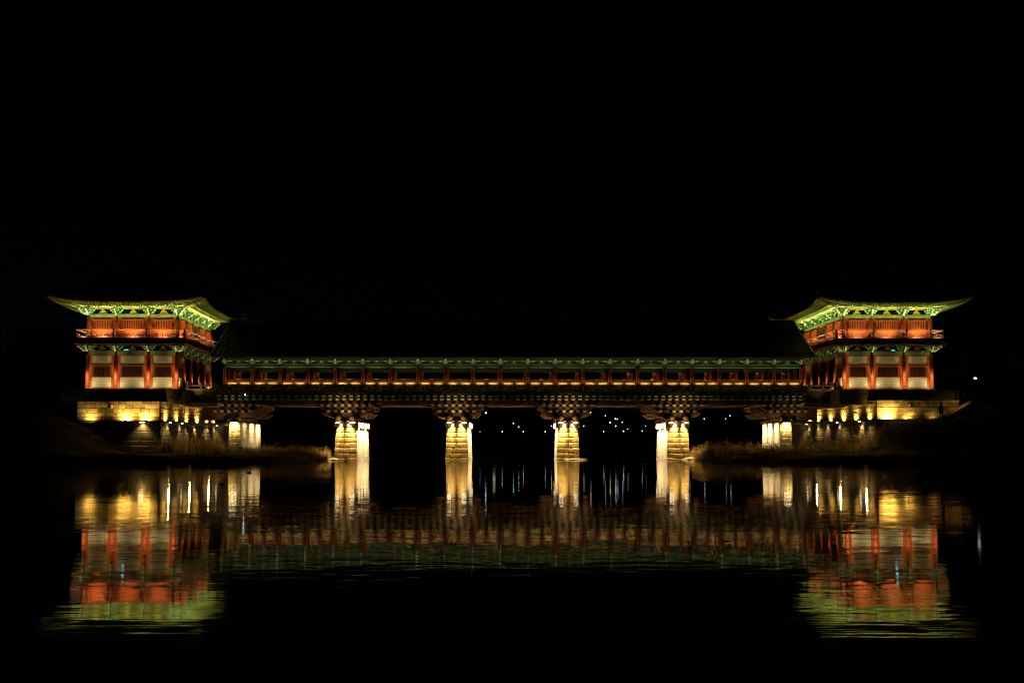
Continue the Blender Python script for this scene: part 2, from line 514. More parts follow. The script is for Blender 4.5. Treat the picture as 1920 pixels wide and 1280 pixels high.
mb = MB(); mb.prism([(-.55, 0), (.55, 0), (.12, .5), (.12, .6), (-.12, .6), (-.12, .5)], 'y', -.06, .06)
HWA = mb.mesh('flower_bracket', OCHRE)

# ------------------------------------------------------------------ gate tower
COLX = [-5.12, -1.88, 1.88, 5.12]
COLY = [0, 4, 8, 12, 16, 20]
def fret_mesh(length):
    m = MB()
    n = max(1, round(length / .62)); wd = length / n
    t = .10
    for i in range(n):
        x = i * wd
        m.box(x, -.02, 0, x + t, .02, .30)
        m.box(x, -.02, .28, x + wd * .62, .02, .28 + t)
        m.box(x + wd * .35, -.02, .13, x + wd * .35 + t, .02, .5)
        m.box(x + wd * .35, -.02, .13, x + wd * .8, .02, .13 + t)
        m.box(x + wd * .8, -.02, .13, x + wd * .8 + t, .02, .40)
        m.box(x + wd * .62, -.02, .40, x + wd, .02, .40 + t)
    m.box(0, -.03, 0, length, .03, .05)
    m.box(0, -.03, .5, length, .03, .56)
    return m.mesh('fret_panel', DRED)  # maroon puts the dark silhouette of the unlit rail into its colour
def slat_window(wd, hg, n, backed):
    fr = MB(); f = .07
    o_ = .07 if backed else 0
    fr.box(-wd/2-f, -.07-o_, -f, wd/2+f, .05, 0); fr.box(-wd/2-f, -.07-o_, hg, wd/2+f, .05, hg+f)
    fr.box(-wd/2-f, -.068-o_, 0, -wd/2, .05, hg); fr.box(wd/2, -.068-o_, 0, wd/2+f, .05, hg)
    sl = MB()
    for k in range(n):
        x = -wd/2 + (k + .5) * wd / n
        sl.box(x - .045, -.05-o_, 0, x + .045, -.02-o_, hg)
    return fr.mesh('window', RED), sl.mesh('window_slats', RED if backed else DRED)
def gate_tower(s, label):
    Z0 = 8.12 if s < 0 else 8.18
    t = thing('gate_tower', label, 'gate tower', (s * 43.9, 0, Z0), 0, 'two-storey gate towers at the bridge ends')
    # --- lower storey columns
    cm = MB(); cm.cyl(0, 0, 0, 4.05, .26, .225, 14); cmesh = cm.mesh('column', RED, True)
    bs = MB(); bs.box(-.42, -.42, -.02, .42, .42, .05); bmesh_ = bs.mesh('column_base', DSTONE)
    um = MB(); um.cyl(0, 0, 5.85, 8.35, .24, .22, 14); umesh = um.mesh('upper_column', RED, True)
    spots = [(x, 0) for x in COLX] + [(sx * 5.12, y) for y in COLY[1:] for sx in (-1, 1)] + [(x, 20) for x in COLX[1:3]]
    for (x, y) in spots:
        c = part('column', cmesh, t, (x, y, 0)); part('column_base', bmesh_, c)
        part('upper_column', umesh, t, (x, y, 0))
        if y == 0:
            add_bracket(t, (x, y - .1, 4.4), 0); add_bracket(t, (x, y - .1, 8.65), 0, (1, 1, 1.15))
        if abs(x) > 5:
            rz = R(90) if x > 0 else R(-90)
            o = .1 if x > 0 else -.1
            add_bracket(t, (x + o, y, 4.4), rz); add_bracket(t, (x + o, y, 8.65), rz, (1, 1, 1.15))
        if abs(x) > 5 and y == 0:
            rz = R(45) if x > 0 else R(-45)
            add_bracket(t, (x, y, 4.4), rz, (.7, 1.3, 1)); add_bracket(t, (x, y, 8.65), rz, (.7, 1.3, 1.15))
    # --- bays
    def bay(parent, ax, ay, bx, by, style, up):
        """fill one bay between columns a and b, local frame: x along the bay, -y outwards"""
        L_ = math.hypot(bx-ax, by-ay); rz = math.atan2(by-ay, bx-ax)
        mx, my = (ax+bx)/2, (ay+by)/2
        h = L_/2 - .24
        def P_(name, m_, mt, z=0, y=0, **k):
            off = Vector((0, y)); c_, s_ = math.cos(rz), math.sin(rz)
            return part(name, m_.mesh(name, mt) if isinstance(m_, MB) else m_, parent, (mx - s_*y, my + c_*y, z), rz, **k)
        # lintels
        P_('lintel', MB().box(-h-.1, -.12, 4.03, h+.1, .12, 4.48), LGREEN)
        P_('lintel', MB().box(-h-.2, -.13, 8.35, h+.2, .13, 8.74), LGREEN)
        P_('head_beam', MB().box(-h, -.09, 3.88, h, .09, 4.02), RED)
        P_('flower_bracket', HWA, None, 4.485); P_('flower_bracket', HWA, None, 8.745)
        P_('purlin', MB().box(-L_/2, -.14, 9.33, L_/2, .14, 9.60), RAFTER)
        P_('bracket_beam', MB().box(-L_/2, -.75, 5.02, L_/2, -.55, 5.2), GREEN)
        P_('frieze_board', MB().box(-h, .10, 8.76, h, .16, 9.32), VOID)
        if style == 'closed':
            for z0, z1 in ((.0, .22), (1.40, 1.52), (2.66, 2.86)):
                P_('cross_beam', MB().box(-h, -.10, z0, h, .10, z1), RED)
            for sx in (-1, 1):
                P_('door_jamb', MB().box(sx*h - (.26 if sx > 0 else 0), -.085, .22, sx*h + (.26 if sx < 0 else 0), .085, 3.88), RED)
            P_('plaster_panel', MB().box(-h+.26, -.03, .222, h-.26, .05, 1.398), PLASTER)
            P_('plaster_panel', MB().box(-h+.26, -.03, 2.862, h-.26, .05, 3.878), PLASTER)
            fw, fs = slat_window(2*h - .9, 1.1, int((2*h-.9)/.17), False)
            wo = P_('window', fw, None, 1.54)
            part('window_slats', fs, wo)
            for sx in (-1, 1):
                P_('side_board', MB().box(min(sx*(h-.26), sx*(h-.39)), -.05, 1.522, max(sx*(h-.26), sx*(h-.39)), .04, 2.658), RED)
        elif style == 'low_rail':
            P_('low_rail', MB().box(-h, -.05, 1.0, h, .05, 1.1).box(-h, -.05, .62, h, .05, .7).box(-h, -.04, .0, h, .04, .5), RED)
        # upper wall
        ww = 1.9 if L_ < 3.5 else 2.45
        P_('upper_wall', MB().box(-h-.1, .0, 5.87, h+.1, .12, 8.348), RED)
        P_('upper_sill', MB().box(-h, -.02, 5.87, h, -.002, 6.05).box(-h, -.02, 6.85, h, -.002, 6.95).box(-h, -.06, 8.22, h, -.002, 8.345), RED)
        for sx in (-1, 1):
            P_('upper_jamb', MB().box(sx*(ww/2+.16)-.07, -.055, 6.952, sx*(ww/2+.16)+.07, -.002, 8.218), RED)
        fw, fs = slat_window(ww, .98, int(ww/.19), True)
        if up:
            wo = P_('window', fw, None, 7.08, -.055)
            part('window_slats', fs, wo)
            P_('window_back', MB().box(-ww/2, -.01, 7.08, ww/2, -.003, 8.06), VOID)  # dark sheet on the wall paints the shaded recess behind the slats
        else:
            P_('window_back', MB().box(-ww/2, -.02, 7.0, ww/2, -.004, 8.2), VOID)
    for i in range(3):
        bay(t, COLX[i], 0, COLX[i+1], 0, 'closed', True)
    for sx in (1, -1):
        for j in range(5):
            a, b = (COLY[j], COLY[j+1]) if sx > 0 else (COLY[j+1], COLY[j])
            st = 'closed' if j in (0, 4) else ('low_rail' if j == 1 else 'open')
            bay(t, sx * 5.12, a, sx * 5.12, b, st, j != 2)
    for i in range(3):
        bay(t, COLX[3-i], 20, COLX[2-i], 20, 'closed', False)
    # interior
    build('floor', MB().box(-5.3, -.3, -.1, 5.3, 20.3, -.005), DSTONE, t)
    build('ceiling', MB().box(-5.0, .2, 4.75, 5.0, 19.8, 4.9), VOID, t)
    mb = MB()
    for y in (6.5, 13.5):
        mb.box(-3.6, y, 0, -1.2, y + .1, 3.9); mb.box(1.2, y, 0, 3.6, y + .1, 3.9)
    build('inner_partition', mb, DRED, t)
    build('notice_board', MB().box(2.9 if s < 0 else -1.1, 3.0, 1.5, 3.5 if s < 0 else -.5, 3.05, 2.5), PLASTER, t)
    mb = MB().tube([(-1.35 if s < 0 else 0.3, 1.4, 4.68), (-.35 if s < 0 else 1.3, 1.4, 4.68)], .05, 8)
    build('ceiling_tube_lamp', mb, CYAN, t)
    light('POINT', ((-.8 if s < 0 else .8), .75, 4.62), (0, 0, 1), 1.5, (.25, .9, .85), t, radius=.15)
    # --- balcony
    bx, y0, y1 = 6.35, -1.45, 21.45
    build('balcony_floor', MB().box(-bx, y0, 5.24, bx, y1, 5.86), DRED, t)
    build('balcony_edge', MB().box(-bx-.06, y0-.06, 5.18, bx+.06, y0+.04, 5.26).box(bx-.04, y0+.05, 5.18, bx+.06, y1, 5.26).box(-bx-.06, y0+.05, 5.18, -bx+.04, y1, 5.26), RED, t)
    fpm = MB(); fpm.box(-.07, -.07, 0, .07, .07, 1.06); fpm = fpm.mesh('rail_post', DRED)
    def run(ax, ay, bx_, by):
        L_ = math.hypot(bx_-ax, by-ay); rz = math.atan2(by-ay, bx_-ax)
        part('fret_panel', fret_mesh(L_ - .14), t, (ax + .07*math.cos(rz), ay + .07*math.sin(rz), 5.87), rz)
        part('handrail', MB().tube([(-.2, 0, .98), (L_ + .2, 0, .98)], .055, 6).mesh('handrail', DRED), t, (ax, ay, 5.87), rz)
    px = [-bx + .12, -1.9, 1.9, bx - .12]
    for i in range(4): part('rail_post', fpm, t, (px[i], y0 + .12, 5.865))
    for i in range(3): run(px[i], y0 + .12, px[i+1], y0 + .12)
    py = [y0 + .12, 4, 8, 12, 16, y1 - .12]
    for sx in (-1, 1):
        for j in range(5):
            if j: part('rail_post', fpm, t, (sx * (bx - .12), py[j], 5.865))
            if sx > 0: run(sx * (bx - .12), py[j], sx * (bx - .12), py[j+1])
            else: run(sx * (bx - .12), py[j+1], sx * (bx - .12), py[j])
    # --- eaves and roof
    A, B, YC = 9.0, 14.0, 10.0
    def eave(side, tt):
        k = abs(tt) ** 3; z = 9.78 + .66 * abs(tt) ** 3.2
        if side == 0: return Vector((A * tt, YC - (B - .55 + .55 * k), z))
        if side == 2: return Vector((-A * tt, YC + (B - .55 + .55 * k), z))
        if side == 1: return Vector(((A - .55 + .55 * k), YC + B * tt, z))
        return Vector((-(A - .55 + .55 * k), YC - B * tt, z))
    def inner(side, tt):
        hx, hy = 5.2, 10.15
        if side in (0, 2):
            x = max(-hx, min(hx, A * tt * 1.0)); q = Vector((x, YC - hy, 9.62))
            if side == 2: q = Vector((-x, YC + hy, 9.62))
        else:
            y = max(-hy, min(hy, B * tt)); q = Vector((hx, YC + y, 9.62))
            if side == 3: q = Vector((-hx, YC - y, 9.62))
        return q
    sof = MB(); sof2 = MB(); ra = MB(); fly = MB(); fas = MB(); til = MB(); top = MB()
    TX, TY, TZ = 2.4, 6.6, 13.6
    def topring(side, tt):
        if side == 0: return Vector((TX * tt, YC - TY, TZ))
        if side == 2: return Vector((-TX * tt, YC + TY, TZ))
        if side == 1: return Vector((TX, YC + TY * tt, TZ))
        return Vector((-TX, YC - TY * tt, TZ))
    def surf(side, tt, u, lift=0):
        e = eave(side, tt); q = topring(side, tt)
        p = e.lerp(q, u); p.z = e.z + .14 + (q.z - e.z) * (.55 * u + .45 * u * u) + lift
        return p
    for side in range(4):
        half = A if side in (0, 2) else B
        n = int(2 * half / .36)
        for i in range(n + 1):
            tt = -1 + 2 * i / n
            tt = max(-.992, min(.992, tt))
            e = eave(side, tt); q = inner(side, tt)
            m_ = q.lerp(e, .62); m_.z = q.z + (e.z - q.z) * .5 - .04
            ra.tube([q - Vector((0, 0, .10)), m_ - Vector((0, 0, .06))], .075, 6)
            fly.bar(q.lerp(e, .5) + Vector((0, 0, -.02)) + Vector((0, 0, (e.z-q.z)*-.0)), e - Vector((0, 0, .07)), .11, .12)
            # tile row with round end at the eave
            til.tube([surf(side, tt, u, .05) for u in (-.01, .12, .35, .65, 1)], .085, 5)
        N = 24
        for i in range(N):
            a_, b_ = -1 + 2 * i / N, -1 + 2 * (i + 1) / N
            ea, eb, qa, qb = eave(side, a_), eave(side, b_), inner(side, a_), inner(side, b_)
            ma_, mb_ = qa.lerp(ea, .55), qb.lerp(eb, .55)
            sof.add([qa, qb, mb_, ma_], [(0, 1, 2, 3)]); sof2.add([ma_, mb_, eb, ea], [(0, 1, 2, 3)])
            up = Vector((0, 0, .12))
            fas.bar(ea + Vector((0, 0, .045)), eb + Vector((0, 0, .045)), .10, .09)
            us = [0, .15, .35, .6, .8, 1]
            for k in range(5):
                top.add([surf(side, a_, us[k]), surf(side, b_, us[k]), surf(side, b_, us[k+1]), surf(side, a_, us[k+1])], [(0, 1, 2, 3)])
    build('soffit', sof, SOFFIT, t)
    build('eave_planks', sof2, GREEN, t)  # darker green puts the shade between rafters into the planks
    build('rafters', ra, RAFTER, t, kind='stuff')
    build('flying_rafters', fly, RAFTER, t, kind='stuff')
    build('eave_board', fas, RAFTER, t)
    # upper gable part
    RZ = 15.75
    top.prism([(-TX - .1, TZ), (TX + .1, TZ), (0, RZ)], 'y', YC - TY, YC + TY)
    build('roof', top, TILE, t)
    build('roof_tile_rows', til, TILE, t, kind='stuff')
    rd = MB(); rd.bar((0, YC - TY - .3, RZ + .25), (0, YC + TY + .3, RZ + .25), .4, .6)
    build('roof_ridge', rd, TILE, t)
    for side in range(4):
        pts = [surf(side, 1, u, .16) for u in (.0, .15, .35, .65, 1)]
        h_ = MB()
        for a_, b_ in zip(pts, pts[1:]): h_.bar(a_, b_, .3, .34)
        build('hip_ridge', h_, TILE, t)
        q = inner(side, 1); e = eave(side, 1)
        h_ = MB(); h_.bar(q - Vector((0, 0, .2)), q.lerp(e, .6) - Vector((0, 0, .12)), .26, .3)
        h_.bar(q.lerp(e, .5) - Vector((0, 0, .06)), e - Vector((0, 0, .1)), .24, .24)
        build('corner_rafter', h_, BROWN, t)
    # --- lighting fixtures and their light; further spots added without fixtures
    fx = MB(); fx.cyl(0, 0, 0, .12, .1, .12, 8); fxm = fx.mesh('uplight', BLACK)
    for x in COLX:
        part('uplight', fxm, t, (x, -.72, 0))
        light('SPOT', (x, -.70, .14), (0, .13, 1), 210, WARM, t, cone=40, blend=.8, radius=.04)
        light('SPOT', (x, -1.35, .25), (0, .75, 1), 34, (1, .84, .42), t, cone=165, blend=.6, radius=.08)  # added frontal wash for the panels, no fixture
        light('SPOT', (x, -.95, .2), (0, .02, 1), 150, (1, .86, .42), t, cone=34, blend=.8, radius=.05)  # added narrow spot to brighten the brackets
        for q in (-.52, .52):
            if abs(x + q) < 5.2: light('SPOT', (x + q, -.5, .06), (0, .18, 1), 9, (1, .78, .36), t, cone=110, blend=1, radius=.05)
    for sx in (-1, 1):
        for y in COLY[1:]:
            light('SPOT', (sx * 5.8, y, .14), (-sx * .13, 0, 1), 130, WARM, t, cone=46, blend=.8, radius=.04)
            light('SPOT', (sx * 6.05, y, .2), (0, 0, 1), 150, (1, .86, .42), t, cone=34, blend=.8, radius=.05)
        light('SPOT', (sx * 5.75, 1.0, .4), (-sx * .4, 0.1, 1), 26, WARM, t, cone=150, blend=1, radius=.08)
        light('SPOT', (sx * 5.75, 5.6, .3), (-sx * .8, 0, 1), 26, WARM, t, cone=150, blend=1, radius=.08)
        light('SPOT', (sx * 5.75, 19, .4), (-sx * .4, 0.1, 1), 26, WARM, t, cone=150, blend=1, radius=.08)
    for i in range(3):
        x = (COLX[i] + COLX[i+1]) / 2
        part('uplight', fxm, t, (x, -.62, 5.86))
        light('SPOT', (x, -.62, 6.05), (0, 1, .85), 70, WARM, t, cone=160, blend=1, radius=.06)
        light('SPOT', (x, -1.22, 6.0), (0, .8, 1), 60, WARM, t, cone=125, blend=1, radius=.06)  # added second spot to brighten the upper wall
    for sx in (-1, 1):
        for j in range(5):
            y = (COLY[j] + COLY[j+1]) / 2
            if j == 2: continue
            light('SPOT', (sx * 5.75, y, 6.0), (-sx * 1, 0, .85), 85, WARM, t, cone=160, blend=1, radius=.06)
        area_y((sx * 6.1, 9, 6.0), (sx * .18, 0, 1), 400, EAVE, t, 19, .08, cone=95)
    for sx in (-1, 1): light('SPOT', (sx * 6.15, -1.2, 6.0), (sx * .75, -.3, 1), 150, EAVE, t, cone=100, blend=1, radius=.1)  # added corner spots to brighten the eave tips
    light('AREA', (0, -1.2, 6.0), (0, -.22, 1), 290, EAVE, t, size=12, size_y=.08, cone=95)
    return t
gate_tower(-1, 'two-storey red and green gate tower at the left end of the covered bridge')
gate_tower(1, 'two-storey red and green gate tower at the right end, next to the white floodlight')

# ------------------------------------------------------------------ covered bridge
BX0, PITCH, NC = -34.14, 3.285, 22
BR = thing('covered_bridge', 'long tile-roofed timber bridge on four floodlit stone piers', 'bridge', (0, 10.25, 0))
def by(Y): return Y - 10.25
cm = MB(); cm.cyl(0, 0, 8.75, 11.0, .235, .22, 12); cmesh = cm.mesh('column', RED, True)
ROWS = (5.0, 8.5, 12.0, 15.5)
cols = [BX0 + PITCH * k for k in range(NC)]
for Y in ROWS:
    for x in cols: part('column', cmesh, BR, (x, by(Y), 0))
CARVE = mat('pale_green_carving', (0.48, 0.54, 0.32), 0.6, 0.4, 9, c2=(.25, .36, .2))
lint = MB().box(0, -.1, 11.02, PITCH - .001, .1, 11.46).mesh('lintel', DGREEN)
pur = MB().box(0, -.11, 11.78, PITCH - .001, .11, 12.0).mesh('purlin', DGREEN)
ltr = MB().box(0, -.135, 10.975, PITCH - .001, -.10, 11.02).mesh('lintel_trim', CARVE)
dot = MB().sphere((0, -.62, 11.88), .14, 8, 6).box(-.12, -.6, 11.46, .12, -.35, 11.6).mesh('bracket_knob', TIP)
capl = MB().box(-.16, -.42, 10.78, .16, -.22, 10.95).mesh('capital', TIP)
inl = MB().box(0, -.08, 10.98, PITCH - .001, .08, 11.3).mesh('inner_lintel', DGREEN)
hw2 = MB().prism([(-.42, 0), (.42, 0), (.12, .3), (-.12, .3)], 'y', -.05, .05).mesh('flower_bracket', OCHRE)
blk = MB().box(-.13, -.1, -.05, .13, .1, .05).mesh('bracket_block', TIP)
rail = MB().box(.2, -.06, 9.50, PITCH - .2, .06, 9.60).mesh('handrail', RED)
hp = PITCH / 2
pan = MB().box(.0, -.03, 8.9, hp - .24, .03, 8.99).box(0, -.03, 9.34, hp - .24, .03, 9.42).box(0, -.028, 8.99, .08, .028, 9.34).box(hp - .32, -.028, 8.99, hp - .24, .028, 9.34).box(.08, .0, 8.99, hp - .32, .02, 9.34).mesh('railing_panel', RED)
cv = MB()
rnd = random.Random(5)
for k in range(8):
    x = .17 + k * (hp - .58) / 7
    cv.sphere((x, -.03, 9.13 + .03 * (-1) ** k), .10, 6, 4, (1.1, .4, .9))
    cv.sphere((x + .07, -.03, 9.25 - .04 * (k % 3)), .04, 5, 3, (1.5, .5, 1))
cvm = cv.mesh('carving', CARVE)
mpost = MB().box(-.05, -.05, 8.9, .05, .05, 9.5).mesh('rail_post', RED)
for Y in (5.0, 15.5):
    f = 1 if Y < 10 else -1
    for k in range(NC - 1):
        x = cols[k]
        part('lintel_trim', ltr, part('lintel', lint, BR, (x, by(Y), 0))); part('purlin', pur, BR, (x, by(Y), 0))
        part('flower_bracket', hw2, BR, (x + PITCH / 2, by(Y), 11.465))
        for q_ in (.2, .5, .8): part('bracket_block', blk, BR, (x + PITCH * q_, by(Y - .14 * f), 11.74))
        part('handrail', rail, BR, (x, by(Y - .05 * f), 0))
        part('rail_post', mpost, BR, (x + PITCH / 2, by(Y), 0))
        for q in (0, 1):
            p_ = part('railing_panel', pan, BR, (x + .24 + q * (hp - .06) - q * .12, by(Y - .05 * f), 0))
            if f > 0: part('carving', cvm, p_)
    for x in cols:
        o = part('bracket_set', BRA, BR, (x, by(Y - .05 * f), 11.4), 0 if f > 0 else R(180), (.62, .55, .62))
        part('bracket_tip', BRT, o)
        if f < 0: part('capital', capl, BR, (x, by(Y), 0))
        part('bracket_knob', dot, BR, (x, by(Y), 0), 0 if f > 0 else R(180))
for Y in (8.5, 12.0):
    for k in range(NC - 1): part('inner_lintel', inl, BR, (cols[k], by(Y), 0))
tb = MB().box(-.09, by(5.15), 11.32, .09, by(15.35), 11.6).mesh('cross_beam', DGREEN)
for x in cols: part('cross_beam', tb, BR, (x, 0, 0))
build('ceiling', MB().box(BX0 - .3, by(4.6), 12.02, -BX0 + .9, by(15.9), 12.1), VOID, BR)
XA, XB = -35.4, 36.1
build('deck', MB().box(XA + .2, by(4.3), 8.3, XB - .2, by(16.2), 8.75), DRED, BR)
# roof
EY, EZ, RY, RZ_ = 2.7, 12.22, 10.25, 16.75
def prof(u):     # 0 at eave, 1 at ridge
    return (EY + (RY - EY) * u, EZ + (RZ_ - EZ) * (.82 * u + .18 * u * u))
us = [0, .1, .25, .5, .75, 1]
roof = MB(); rows = MB()
for sgn in (-1, 1):
    for a, b in zip(us, us[1:]):
        ya, za = prof(a); yb, zb = prof(b)
        xa0, xa1 = XA + .9 * a, XB - .9 * a; xb0, xb1 = XA + .9 * b, XB - .9 * b
        roof.add([(xa0, sgn*(ya-RY), za), (xa1, sgn*(ya-RY), za), (xb1, sgn*(yb-RY), zb), (xb0, sgn*(yb-RY), zb)], [(0,1,2,3)])
        roof.add([(xa0, sgn*(ya-RY), za-.16), (xa1, sgn*(ya-RY), za-.16), (xb1, sgn*(yb-RY), zb-.16), (xb0, sgn*(yb-RY), zb-.16)], [(3,2,1,0)])
    n = int((XB - XA) / .33)
    for i in range(n + 1):
        f_ = -1 + 2 * i / n
        pts = []
        for u in us:
            yy, zz = prof(u - .008); hw_ = (XB - XA) / 2 - .9 * u
            xx = (XA + XB) / 2 + max(-hw_, min(hw_, f_ * (XB - XA) / 2))
            pts.append((xx, sgn * (yy - RY), zz + .05))
        rows.tube(pts, .08, 5)
build('roof', roof, TILE, BR); build('roof_tile_rows', rows, TILE, BR, kind='stuff')
build('roof_ridge', MB().bar((XA + .8, 0, RZ_ + .22), (XB - .8, 0, RZ_ + .22), .34, .5), TILE, BR)
for (xe, xr) in ((XA, XA + .9), (XB, XB - .9)):
    for sgn in (-1, 1):
        g_ = MB()
        for a, b in zip(us, us[1:]):
            ya, za = prof(a); yb, zb = prof(b)
            g_.bar((xe + (xr-xe)*a, sgn*(ya-RY), za+.1), (xe + (xr-xe)*b, sgn*(yb-RY), zb+.1), .3, .34)
        build('verge_ridge', g_, TILE, BR)
g_ = MB()
for (x0, x1) in ((XA + .6, XA + .7), (XB - .7, XB - .6)):
    g_.add([(x0, by(4.5), 12.2), (x0, by(16), 12.2), (x0, 0, 16.6)], [(0,1,2)])
build('gable_board', g_, DRED, BR)
# rafters
rf = MB()
n = int((XB - XA) / .33)
for i in range(n + 1):
    x = XA + .1 + (XB - XA - .2) * i / n
    for sgn in (-1, 1):
        rf.bar((x, sgn * (EY + .12 - RY), EZ - .14), (x, sgn * (5.2 - RY), EZ + .1), .12, .12)
build('rafters', rf, DGREEN, BR, kind='stuff')
rt = MB()
for i in range(n + 1):
    x = XA + .1 + (XB - XA - .2) * i / n
    rt.box(x - .05, by(EY + .10), EZ - .19, x + .05, by(EY + .115), EZ - .09)
build('rafter_ends', rt, TIP, BR, kind='stuff')
build('eave_board', MB().box(XA, by(EY), EZ - .10, XB, by(EY + .12), EZ - .02).box(XA, -by(EY + .12), EZ - .10, XB, -by(EY), EZ - .02), DGREEN, BR)
# skirt roof below the deck edge
sk = MB(); skr = MB()
for sgn in (1, -1):
    P0 = (sgn * by(4.75), 8.86); P1 = (sgn * by(2.5), 7.98)
    sk.prism([P0, P1, (P1[0], P1[1] - .1), (P0[0], P0[1] - .16)], 'x', XA, XB)
    for i in range(int((XB - XA) / .33) + 1):
        x = XA + .05 + i * .33
        skr.tube([(x, P0[0], P0[1] + .05), (x, P1[0] , P1[1] + .05)], .08, 5)
build('skirt_roof', sk, TILE, BR); build('skirt_tile_rows', skr, TILE, BR, kind='stuff')
rf = MB()
for i in range(int((XB - XA) / .33) + 1):
    x = XA + .15 + i * .33
    for sgn in (1, -1): rf.bar((x, sgn * by(2.66), 7.83), (x, sgn * by(4.6), 8.45), .1, .11)
build('skirt_rafters', rf, GREEN, BR, kind='stuff')
# deck edge: girders and painted beam ends
build('edge_girder', MB().box(XA + .3, by(4.35), 7.62, XB - .3, by(4.75), 8.3), DRED, BR)
build('edge_girder', MB().box(XA + .3, by(4.30), 7.24, XB - .3, by(4.7), 7.42), DRED, BR)
build('main_girder', MB().box(XA + .3, by(4.45), 6.52, XB - .3, by(5.0), 7.06), BROWN, BR)
build('main_girder', MB().box(XA + .3, by(15.5), 6.52, XB - .3, by(16.05), 7.06), BROWN, BR)
build('deck_joists', MB().box(XA + .3, by(5.4), 7.1, XB - .3, by(15.4), 7.5), DRED, BR)
e1 = MB().box(-.19, by(3.55), -.10, .19, by(16.95), .10).mesh('deck_beam', GREEN)
t1 = MB().box(-.2, -.03, -.09, .2, 0, .09).mesh('beam_end', TIP)
NB = int(round((XB - XA - 1) / (PITCH / 4)))
for k in range(NB + 1):
    x = cols[0] - .4 + k * PITCH / 4 - PITCH / 4
    if x > XB - .4: break
    for z in (7.52, 7.15):
        o = part('deck_beam', e1, BR, (x, 0, z)); part('beam_end', t1, o, (0, by(3.55), 0))
# corbels over the piers
def boat(h, z0, z1, tip, yw=.34):
    """longitudinal arm, bottom curving up at the ends"""
    pts = []
    N = 8
    for i in range(N + 1):
        a = -h + i * (h - tip) * 0
    low = []
    for i in range(7):
        u = i / 6; low.append((-h + tip * u, z1 - (z1 - z0) * math.sin(u * math.pi / 2)))
    poly = low + [(-x, z) for x, z in reversed(low)]
    poly[0] = (-h, z1 - .02); poly[-1] = (h, z1 - .02)
    poly = poly + [(h - .05, z1), (-h + .05, z1)]
    return MB().prism(poly, 'y', -yw / 2, yw / 2)
ARMY = (4.6, 6.9, 9.2, 11.5, 13.8, 16.0)
boat1 = boat(2.95, 5.05, 5.60, .9, .5).mesh('corbel_arm', BROWN)
boat2 = boat(3.3, 5.88, 6.32, .7, .5).mesh('corbel_arm', BROWN)
tr = MB().box(-.2, by(3.95), -.13, .2, by(16.6), .13).mesh('cross_timber', BROWN)
te = MB().box(-.205, -.03, -.125, .205, 0, .125)
ENDW = mat('pale_pink_beam_end', (0.46, 0.32, 0.22), 0.6, .3)
tem = te.mesh('beam_end', ENDW)
sad = MB()
sad.tube([(0, by(3.1), 0), (0, by(17.4), 0)], .38, 12)
sadm = sad.mesh('saddle_log', BROWN, True)
PIERX = [-19.6, -6.47, 6.70, 19.8]
def corbel(pc, lo=-99, hi=99):
    for k in range(-5, 5):
        x = (k + .5) * PITCH / 4
        if pc + x < lo or pc + x > hi: continue
        if abs(x) < 3.4:
            o = part('cross_timber', tr, BR, (pc + x, 0, 6.45)); part('beam_end', tem, o, (0, by(3.95), 0))
        if abs(x) < 2.6:
            o = part('cross_timber', tr, BR, (pc + x, 0, 5.74)); part('beam_end', tem, o, (0, by(3.95), 0))
for pc in PIERX:
    corbel(pc)
    for Y in ARMY:
        part('corbel_arm', boat1, BR, (pc, by(Y), 0)); part('corbel_arm', boat2, BR, (pc, by(Y), 0))
    for dx in (-.85, .85): part('saddle_log', sadm, BR, (pc + dx, 0, 4.82))
# abutment corbels reach out from the banks
for s in (-1, 1):
    pc = s * 33.0
    corbel(pc)
    hb = MB()
    for Y in ARMY:
        part('corbel_arm', boat1, BR, (pc + (-s) * .15, by(Y), 0)); part('corbel_arm', boat2, BR, (pc, by(Y), 0))
    build('corbel_board', MB().box(min(s*34.2, s*36.6), by(4.5), 4.7, max(s*34.2, s*36.6), by(5.2), 7.1), BROWN, BR)
    for dx in (-.6, .6): part('saddle_log', sadm, BR, (pc + dx, 0, 4.82))
